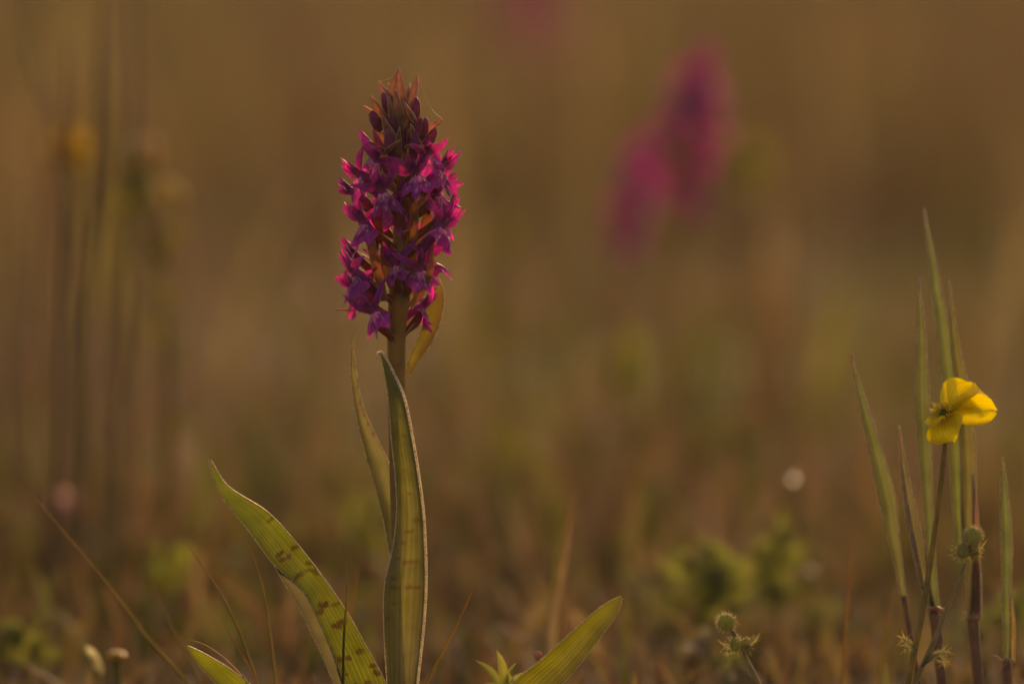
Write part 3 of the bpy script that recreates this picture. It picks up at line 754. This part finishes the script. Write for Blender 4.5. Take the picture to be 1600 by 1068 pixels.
# dark rush stems, left
RG = 'tall brown rush stems left of the orchid'
def rush(pix, w, dd, label, col=(0.085, 0.055, 0.02), col2=(0.09, 0.055, 0.02)):
    s = (D0 + dd) / D0
    pts = [P(x, y, dd) for x, y in pix][::-1]
    d = (pts[0] - pts[1]).normalized(); g = pts[0] + d * (pts[0].z / max(.3, -d.z)); g.z = -.002
    m = MB(); tube(m, [g] + pts, [w * .36 * PX * s] * (len(pts)) + [w * .1 * PX * s], 7, 40, col, col2=col2)
    b = Vector((g.x, g.y, 0))
    return tag(m.build('rush_stem', M_STALK, None, b), label, 'rush', RG)
LB = 'slender straight brown rush stem in the blurred clump left of the orchid'
for pix, w, dd, c in (([(28, -60), (45, 90), (78, 180), (92, 300), (84, 500), (78, 800)], 9, .30, (0.13, 0.085, 0.045)), ([(107, 60), (104, 200), (100, 400), (92, 600), (88, 800)], 13, .24, (0.14, 0.075, 0.045)),
                      ([(158, -80), (156, 100), (152, 300), (134, 520), (128, 700), (126, 900)], 15, .27, (0.12, 0.085, 0.035)), ([(212, -80), (208, 120), (206, 260), (196, 450), (186, 700)], 13, .36, (0.125, 0.08, 0.04)),
                      ([(64, 250), (52, 400), (46, 600), (44, 900)], 13, .38, (0.14, 0.075, 0.05)), ([(140, 330), (120, 480), (118, 640), (112, 900)], 11, .30, (0.13, 0.11, 0.03)), ([(178, 380), (172, 560), (164, 760), (160, 950)], 11, .33, (0.13, 0.09, 0.04)),
                      ([(22, 300), (18, 500), (12, 800)], 14, .33, (0.13, 0.11, 0.04))):
    lb = {28: 'kinked rush stem whose top leans away from the clump', 107: 'reddish rush stem crossing before the dim yellow buttercup', 212: 'rush stem standing closest to the cream-headed herb'}.get(pix[0][0], LB)
    rush(pix, w, dd, lb, c, c)
for pix, w, dd in (([(112, 380), (108, 520), (104, 720)], 10, .42), ([(168, 430), (160, 560), (150, 740)], 12, .40), ([(212, 400), (206, 560), (196, 760)], 10, .36)):
    rush(pix, w, dd, 'pale straw-coloured dry stem among the brown rushes', (0.3, 0.22, 0.12), (0.32, 0.24, 0.14))

# blurred buttercups (left) and other blooms
def blur_cup(px, py, dd, label, size=1.0, stem=None, col=(0.72, 0.5, 0.02), face=None):
    s = (D0 + dd) / D0; c = P(px, py, dd); g = Vector((c.x + .004, c.y, 0)); r = random.Random(px)
    e = empty('buttercup', g, label, 'buttercup', 'blurred buttercups in the meadow')
    m = MB(); tube(m, [g - Z * .002, (g + c) / 2 + RGT * .003, c], [.0011, .001, .0009], 6, 20, (0.14, 0.12, 0.03)); m.build('stem', M_STALK, e, g)
    N = face or Vector((.1, -.35, .8)).normalized(); e1 = N.orthogonal().normalized(); e2 = N.cross(e1)
    for k in range(5):
        a = 2 * math.pi * k / 5 + .3; d = (e1 * math.cos(a) + e2 * math.sin(a)) + N * .35
        gg, uv = petal_grid(.010 * size, .009 * size, round_tip, .4, .2, 0, .05, k + px, 7, 5); Mx = frame(d, N); m = MB()
        m.add([c + Mx @ q for q in gg], grid_faces(7, 5), [col] * len(gg), uv); m.build('petal', M_YELLOW, e, g)
    m = MB(); ball(m, c + N * .001, .002 * size, (0.3, 0.26, 0.03), r, n=8); m.build('centre', M_HERB, e, g)
    return e
blur_cup(108, 238, .42, 'dim yellow buttercup half hidden by a dark rush stem', 1.05, face=Vector((0.1, -.9, .25)).normalized(), col=(0.30, 0.18, 0.02))

def rattle():
    dd = .36; s = (D0 + dd) / D0
    top = P(222, 235, dd); g = ground_base(262, 1068, dd); r = random.Random(3)
    e = empty('yellow_rattle', g, 'pale green blurred herb with cream and yellow flower heads behind the rushes', 'herb')
    m = MB(); tube(m, [g - Z * .002, P(262, 800, dd), P(262, 560, dd), P(252, 380, dd), P(232, 300, dd), top], [.0021, .0021, .002, .0018, .0015, .001], 7, 40, (0.2, 0.13, 0.03), col2=(0.2, 0.15, 0.05)); m.build('stem', M_STALK, e, g)
    for (x, y, w, h, c) in ((205, 240, 16, 25, (0.36, 0.28, 0.16)), (235, 240, 17, 28, (0.42, 0.30, 0.2)), (218, 285, 16, 22, (0.20, 0.2, 0.06)), (196, 315, 13, 14, (0.42, 0.36, 0.03)), (216, 315, 13, 16, (0.32, 0.29, 0.12)), (262, 300, 19, 17, (0.5, 0.38, 0.14)), (278, 308, 12, 12, (0.5, 0.38, 0.16))):
        c = tuple(min(1, q_ * 1.1) for q_ in c); m = MB(); q = P(x, y, dd + r.uniform(-.01, .01)); ball(m, q, w * PX * s, c, r, h * PX * s, 12, .25); m.build('flower', M_HERB, e, g)
    for (x, y, x2, y2, w) in ((258, 420, 276, 350, 22), (256, 430, 232, 372, 18), (262, 520, 254, 430, 26), (262, 600, 292, 545, 20), (262, 560, 226, 500, 20), (262, 700, 296, 640, 20), (262, 380, 300, 345, 18)):
        m = MB(); a = P(x, y, dd); b = P(x2, y2, dd + r.uniform(-.015, .015)); ribbon(m, [a, (a + b) / 2 + Z * .002, b], [.002, w * .7 * PX * s, .0006], -FWD + Z * .3, 12, 5, (0.12, 0.10, 0.025), (0.15, 0.12, 0.04)); m.build('leaf', M_HERB, e, g)
rattle()

# small pink bloom, left
dd = .33; c = P(104, 796, dd); g = Vector((c.x, c.y, 0)); e = empty('pink_flower', g, 'single small pale pink bloom low among the rushes', 'flower')
m = MB(); tube(m, [g - Z * .002, (g + c) / 2, c], [.0012, .001, .0009], 6, 13, (0.15, 0.11, 0.04)); m.build('stem', M_STALK, e, g)
for k in range(9):
    a = k * 2.4; d = Vector((math.cos(a), -.5 + .5 * math.sin(a), .5 + .5 * math.sin(a))); gg, uv = petal_grid(.0075, .0045, round_tip, .3, .2, 0, .05, k, 6, 5); Mx = frame(d, Vector((0, -1, .5))); m = MB()
    m.add([c + Mx @ q for q in gg], grid_faces(6, 5), [(0.50, 0.31, 0.44)] * len(gg), uv); m.build('petal', M_HERB, e, g)
# daisy low left
dd = .085; c = P(182, 1024, dd); g = Vector((c.x, c.y, 0)); e = empty('daisy', g, 'small yellow-centred bloom with a few white ray petals, left of the low leaf', 'daisy')
m = MB(); ball(m, c, 17 * PX, (0.55, 0.34, 0.012), rnd, 8 * PX, 14, .2); m.build('disc', M_YELLOW, e, g)
m = MB(); tube(m, [g - Z * .002, c - Z * .004, c], [.0012, .0016, .0026], 8, 16, (0.15, 0.15, 0.05)); m.build('stem', M_STALK, e, g)
for (x, y, w) in ((138, 1010, 13), (143, 1024, 12)):
    m = MB(); a = P(160, 1052, dd); b = P(x, y, dd - .004); gg, uv = petal_grid((b - a).length, w * PX * 1.2, round_tip, -.3, .2, .3, .05, x, 8, 5); Mx = frame(b - a, -FWD + RGT * .4)
    m.add([a + Mx @ q for q in gg], grid_faces(8, 5), [(0.50, 0.43, 0.38)] * len(gg), uv); m.build('ray_petal', M_HERB, e, g)

# dewdrop that throws the pale disc
m_d = bpy.data.materials.new('dewdrop'); m_d.use_nodes = True; b_ = m_d.node_tree.nodes['Principled BSDF']
b_.inputs['Base Color'].default_value = (1, 1, 1, 1); b_.inputs['Transmission Weight'].default_value = 1; b_.inputs['Roughness'].default_value = 0.15; b_.inputs['IOR'].default_value = 1.33
DG = 'dewdrops on blurred grass blades'
for k, (x, y, dd, rad) in enumerate(((1242, 744, .24, .0019), (1268, 888, .24, .0011))):
    bl = blade('grass_blade', [(x - 16, y - 60), (x - 6, y - 20), (x, y), (x + 10, y + 120), (x + 8, 1068)], 5, dd + .003, ['dim blurred blade carrying a glinting dewdrop', 'dim blurred blade carrying a fainter dewdrop'][k], group=DG, col=(0.09, 0.07, 0.03), col2=(0.09, 0.07, 0.03))
    m = MB(); p = P(x, y, dd); ball(m, p, rad, (1, 1, 1), rnd, bump=0, n=16)
    tag(m.build('dewdrop', m_d, None, p), ['bright round dewdrop glinting as a pale disc', 'fainter dewdrop low beside the reed shoots'][k], 'dewdrop')

# blurred green herbs beyond
HG = 'green herbs out of focus in the meadow'
def herb(cx, cy, dd, n, rad, col, label, seed, wpx=16, up=0.6):
    r = random.Random(seed); lv = []
    for i in range(n):
        a = r.uniform(-.5, .5) if up > 1.3 else r.uniform(-1.4, 1.4); L = rad * r.uniform(.35, 1.0)
        x0, y0 = cx + r.uniform(-.5, .5) * rad * (1 if up < 1.3 else .5), cy + r.uniform(-.2, .9) * rad
        lv.append(((x0, y0), (x0 + math.sin(a) * L, y0 - abs(math.cos(a)) * L * up - L * .2)))
    col = tuple(q * k for q, k in zip(col, (.66, .64, .9)))
    return leaf_sprig('meadow_herb', label, 'herb', (cx, cy + rad * .5), lv, dd, col, lerp3(col, (0.3, 0.27, 0.12), .3), wpx, HG, 5)
herb(1105, 905, .19, 30, 88, (0.21, 0.225, 0.05), 'bushy blurred green herb behind the low bud stalk', 1, 22)
herb(1205, 880, .23, 20, 80, (0.19, 0.20, 0.045), 'blurred green herb between the low bud stalk and the reed shoots', 2, 20, .9)
herb(1025, 920, .25, 18, 80, (0.22, 0.20, 0.08), 'greyish blurred herb beyond the broad pale blade', 3, 18)
herb(268, 880, .24, 9, 42, (0.20, 0.22, 0.025), 'bright green blurred herb between the long thin blade and the big spotted leaf', 24, 26)
herb(340, 880, .30, 6, 36, (0.13, 0.13, 0.03), 'duller green blurred herb hidden partly by the big spotted leaf', 5, 22)
herb(972, 590, .62, 6, 58, (0.20, 0.20, 0.012), 'tall yellow-green blurred leaf cluster below the smaller blurred orchid', 6, 26, 1.6)
herb(1180, 285, .75, 6, 48, (0.20, 0.19, 0.015), 'yellow-green blurred leaf cluster right of the larger blurred orchid', 7, 26, 1.5)
herb(805, 720, .50, 6, 50, (0.2, 0.18, 0.02), 'yellowish blurred herb right of the sheathing leaf', 8, 24, 1.5)
herb(585, 810, .30, 16, 70, (0.24, 0.23, 0.06), 'blurred green herb peeping between spotted leaf and sheathing leaf', 9, 22, 1.0)
herb(760, 500, .85, 7, 80, (0.2, 0.16, 0.03), 'straw-green blurred tuft right of the flower spike', 10, 26, 2.0)
herb(30, 1010, .16, 12, 60, (0.19, 0.2, 0.04), 'leafy green blurred herb low beneath the rushes', 11, 24, .9)
herb(1140, 720, .55, 8, 70, (0.08, 0.085, 0.012), 'dark green blurred herb beyond the glinting dewdrop', 12, 36, .7)
herb(480, 860, .36, 14, 75, (0.19, 0.17, 0.07), 'greyish blurred herb above the big spotted leaf', 13, 26, .8)
herb(1090, 985, .12, 4, 45, (0.22, 0.18, 0.12), 'grey-pink blurred leaves just above the low bud stalk', 14, 24, .15)
herb(1120, 1040, .10, 5, 36, (0.12, 0.13, 0.03), 'low olive blurred herb behind the low bud stalk', 15, 20, .9)
herb(1300, 980, .22, 14, 80, (0.12, 0.12, 0.05), 'grey-green blurred herb behind the lone rusty blade', 16, 22, .8)
herb(1560, 980, .20, 14, 80, (0.12, 0.13, 0.05), 'grey-green blurred herb behind the separate reed shoot', 17, 22, .9)

# ------------------------------------------------------------------ ground and meadow
def ground_mat():
    m = bpy.data.materials.new('soil_litter'); m.use_nodes = True; nt = m.node_tree; n = nt.nodes; l = nt.links
    bs = n['Principled BSDF']; tc = n.new('ShaderNodeTexCoord')
    a = n.new('ShaderNodeTexNoise'); a.inputs['Scale'].default_value = 3; a.inputs['Detail'].default_value = 8
    b = n.new('ShaderNodeTexNoise'); b.inputs['Scale'].default_value = 90; b.inputs['Detail'].default_value = 6
    l.new(tc.outputs['Object'], a.inputs[0]); l.new(tc.outputs['Object'], b.inputs[0])
    r1 = n.new('ShaderNodeValToRGB'); r1.color_ramp.elements[0].color = (0.17, 0.095, 0.05, 1); r1.color_ramp.elements[1].color = (0.19, 0.15, 0.06, 1)
    r1.color_ramp.elements[0].position = .35; r1.color_ramp.elements[1].position = .65
    r2 = n.new('ShaderNodeMapRange'); r2.inputs[3].default_value = .5; r2.inputs[4].default_value = 1.4
    l.new(a.outputs[0], r1.inputs[0]); l.new(b.outputs[0], r2.inputs[0])
    x = n.new('ShaderNodeVectorMath'); x.operation = 'SCALE'; l.new(r1.outputs[0], x.inputs[0]); l.new(r2.outputs[0], x.inputs['Scale']); l.new(x.outputs[0], bs.inputs[0])
    bs.inputs['Roughness'].default_value = .9
    bp = n.new('ShaderNodeBump'); bp.inputs['Distance'].default_value = .01; l.new(b.outputs[0], bp.inputs['Height']); l.new(bp.outputs[0], bs.inputs['Normal'])
    return m
nn = 48; R_ = 900.0
vs_ = [(0, 3, 0)]; rings = [0.6, 2, 6, 15, 40, 120, 350, R_]
for q in rings:
    for k in range(nn): vs_.append((q * math.cos(2 * math.pi * k / nn), 3 + q * math.sin(2 * math.pi * k / nn), 0))
fs = [(0, 1 + k, 1 + (k + 1) % nn) for k in range(nn)]
for i in range(len(rings) - 1):
    for k in range(nn): fs.append((1 + i * nn + k, 1 + (i + 1) * nn + k, 1 + (i + 1) * nn + (k + 1) % nn, 1 + i * nn + (k + 1) % nn))
me = bpy.data.meshes.new('ground'); me.from_pydata(vs_, [], fs); me.materials.append(ground_mat())
gr = bpy.data.objects.new('ground', me); COL.objects.link(gr); gr['kind'] = 'structure'

def lowfreq(x, y, s):
    return (np.sin(x * 5.1 + s) + np.sin(y * 3.3 - x * 2.2 + 2 * s) + np.sin((x + y) * 9.7 + s * 3) * .7 + np.sin(x * 17 - y * 6 + s) * .5) / 3.2

def meadow(name, n, xr, yr, h, w, seed, label, palette, lean=.35):
    g = np.random.default_rng(seed)
    yy = yr[0] + (yr[1] - yr[0]) * g.random(n) ** 1.0
    half = xr[0] + (yy - yr[0]) / (yr[1] - yr[0]) * (xr[1] - xr[0])
    xx = (g.random(n) * 2 - 1) * half
    hh = h[0] + (h[1] - h[0]) * g.random(n) ** 1.6
    hh *= 0.8 + .35 * lowfreq(xx * .7, yy * .7, seed)
    ww = w[0] + (w[1] - w[0]) * g.random(n)
    az = g.random(n) * 2 * math.pi; ln = hh * lean * g.random(n)
    fa = g.random(n) * 2 * math.pi
    S = np.stack([np.cos(fa), np.sin(fa)], 1)
    Ld = np.stack([np.cos(az), np.sin(az)], 1)
    ts = np.array([0, .4, .75, 1.0]); wt = np.array([.9, 1, .7, .08])
    V = np.zeros((n, 4, 2, 3))
    for i, t in enumerate(ts):
        cx = xx + Ld[:, 0] * ln * t * t; cyy = yy + Ld[:, 1] * ln * t * t; cz = hh * (t - .12 * t * t)
        for j, sgn in enumerate((-.5, .5)):
            V[:, i, j, 0] = cx + S[:, 0] * ww * sgn * wt[i]; V[:, i, j, 1] = cyy + S[:, 1] * ww * sgn * wt[i]; V[:, i, j, 2] = cz
    sel = lowfreq(xx, yy, seed + 1.7) + g.normal(0, .36, n)
    pal = np.array(palette); k = np.clip(((sel + 1.1) / 2.2 * len(pal)).astype(int), 0, len(pal) - 1)
    C = pal[k] * (0.75 + .5 * g.random((n, 1)))
    vv = V.reshape(-1, 3); nv = len(vv)
    b = np.arange(n)[:, None, None] * 8
    q = np.array([[0, 1, 3, 2], [2, 3, 5, 4], [4, 5, 7, 6]])[None]
    F = (b + q).reshape(-1, 4)
    me = bpy.data.meshes.new(name); me.vertices.add(nv); me.vertices.foreach_set('co', vv.ravel())
    me.loops.add(F.size); me.polygons.add(len(F)); me.loops.foreach_set('vertex_index', F.ravel())
    me.polygons.foreach_set('loop_start', np.arange(0, F.size, 4)); me.update()
    a = me.attributes.new('Col', 'FLOAT_COLOR', 'POINT'); cc = np.ones((n, 8, 4)); cc[:, :, :3] = C[:, None, :]; a.data.foreach_set('color', cc.ravel())
    me.materials.append(M_FIELD); me.validate()
    o = bpy.data.objects.new(name, me); COL.objects.link(o)
    return tag(o, label, 'grass', kind='stuff')

PAL = [(0.072, 0.080, 0.020), (0.098, 0.088, 0.028), (0.145, 0.105, 0.05), (0.112, 0.062, 0.036), (0.145, 0.098, 0.068), (0.13, 0.09, 0.036), (0.085, 0.086, 0.018)]
meadow('short_turf', 18000, (0.7, 0.9), (-1.7, 0.03), (.006, .020), (.0008, .002), 3, 'short turf around the orchid', PAL)
meadow('sparse_turf', 2600, (0.5, 0.55), (0.04, 0.17), (.006, .026), (.001, .003), 13, 'short olive and brown turf at the foot of the orchid', [tuple(q * 1.2 for q in c) for c in (PAL[1], PAL[2], PAL[5], PAL[3], PAL[0])], 1.0)
meadow('low_meadow_growth', 9000, (0.5, 0.7), (0.15, 0.6), (.010, .045), (.0014, .0042), 9, 'blurred low brown and olive growth right behind the orchid', [tuple(q * 1.35 for q in c) for c in (PAL[1], PAL[2], PAL[5], PAL[3])] + [(0.115, 0.125, 0.03)] * 3, 1.0)
meadow('meadow_grass', 11000, (0.5, 1.2), (0.3, 1.7), (.02, .085), (.0014, .0046), 4, 'blurred olive and straw grass behind the orchid', [tuple(q * 1.1 for q in c) for c in PAL[1:6]] + [(0.095, 0.105, 0.022)] * 3, .6)
meadow('distant_meadow', 45000, (1.2, 3.5), (1.6, 9), (.05, .16), (.002, .006), 5, 'smooth brown and olive meadow far behind the orchid', [tuple(q * .82 for q in c) for c in PAL], .6)
meadow('tall_meadow_stalks', 800, (0.5, 1.4), (0.65, 3.2), (.10, .26), (.0025, .0065), 21, 'soft upright streaks of tall straw and olive stalks in the blur', [(0.09, 0.085, 0.03), (0.22, 0.17, 0.09), (0.13, 0.08, 0.045), (0.2, 0.17, 0.05), (0.26, 0.19, 0.13)], .4)

# ------------------------------------------------------------------ added haze box, lifts the shadows like lens glare
hz = bpy.data.materials.new('glare_veil'); hz.use_nodes = True; nt = hz.node_tree; nt.nodes.remove(nt.nodes['Principled BSDF'])
pv = nt.nodes.new('ShaderNodeVolumePrincipled'); pv.inputs['Color'].default_value = (0.97, 0.80, 0.62, 1)
pv.inputs['Density'].default_value = 0.003; pv.inputs['Anisotropy'].default_value = 0.6
nt.links.new(pv.outputs[0], nt.nodes['Material Output'].inputs['Volume'])
x0, x1, y0, y1, z0, z1 = -910, 910, -908, 914, -1.0, 0.5
vs_ = [(x, y, z) for z in (z0, z1) for y in (y0, y1) for x in (x0, x1)]
me = bpy.data.meshes.new('haze'); me.from_pydata(vs_, [], [(0, 2, 3, 1), (4, 5, 7, 6), (0, 1, 5, 4), (2, 6, 7, 3), (0, 4, 6, 2), (1, 3, 7, 5)]); me.materials.append(hz)
ho = bpy.data.objects.new('haze', me); COL.objects.link(ho)
tag(ho, 'thin warm veil added over the meadow, standing in for lens glare', 'haze', kind='stuff')
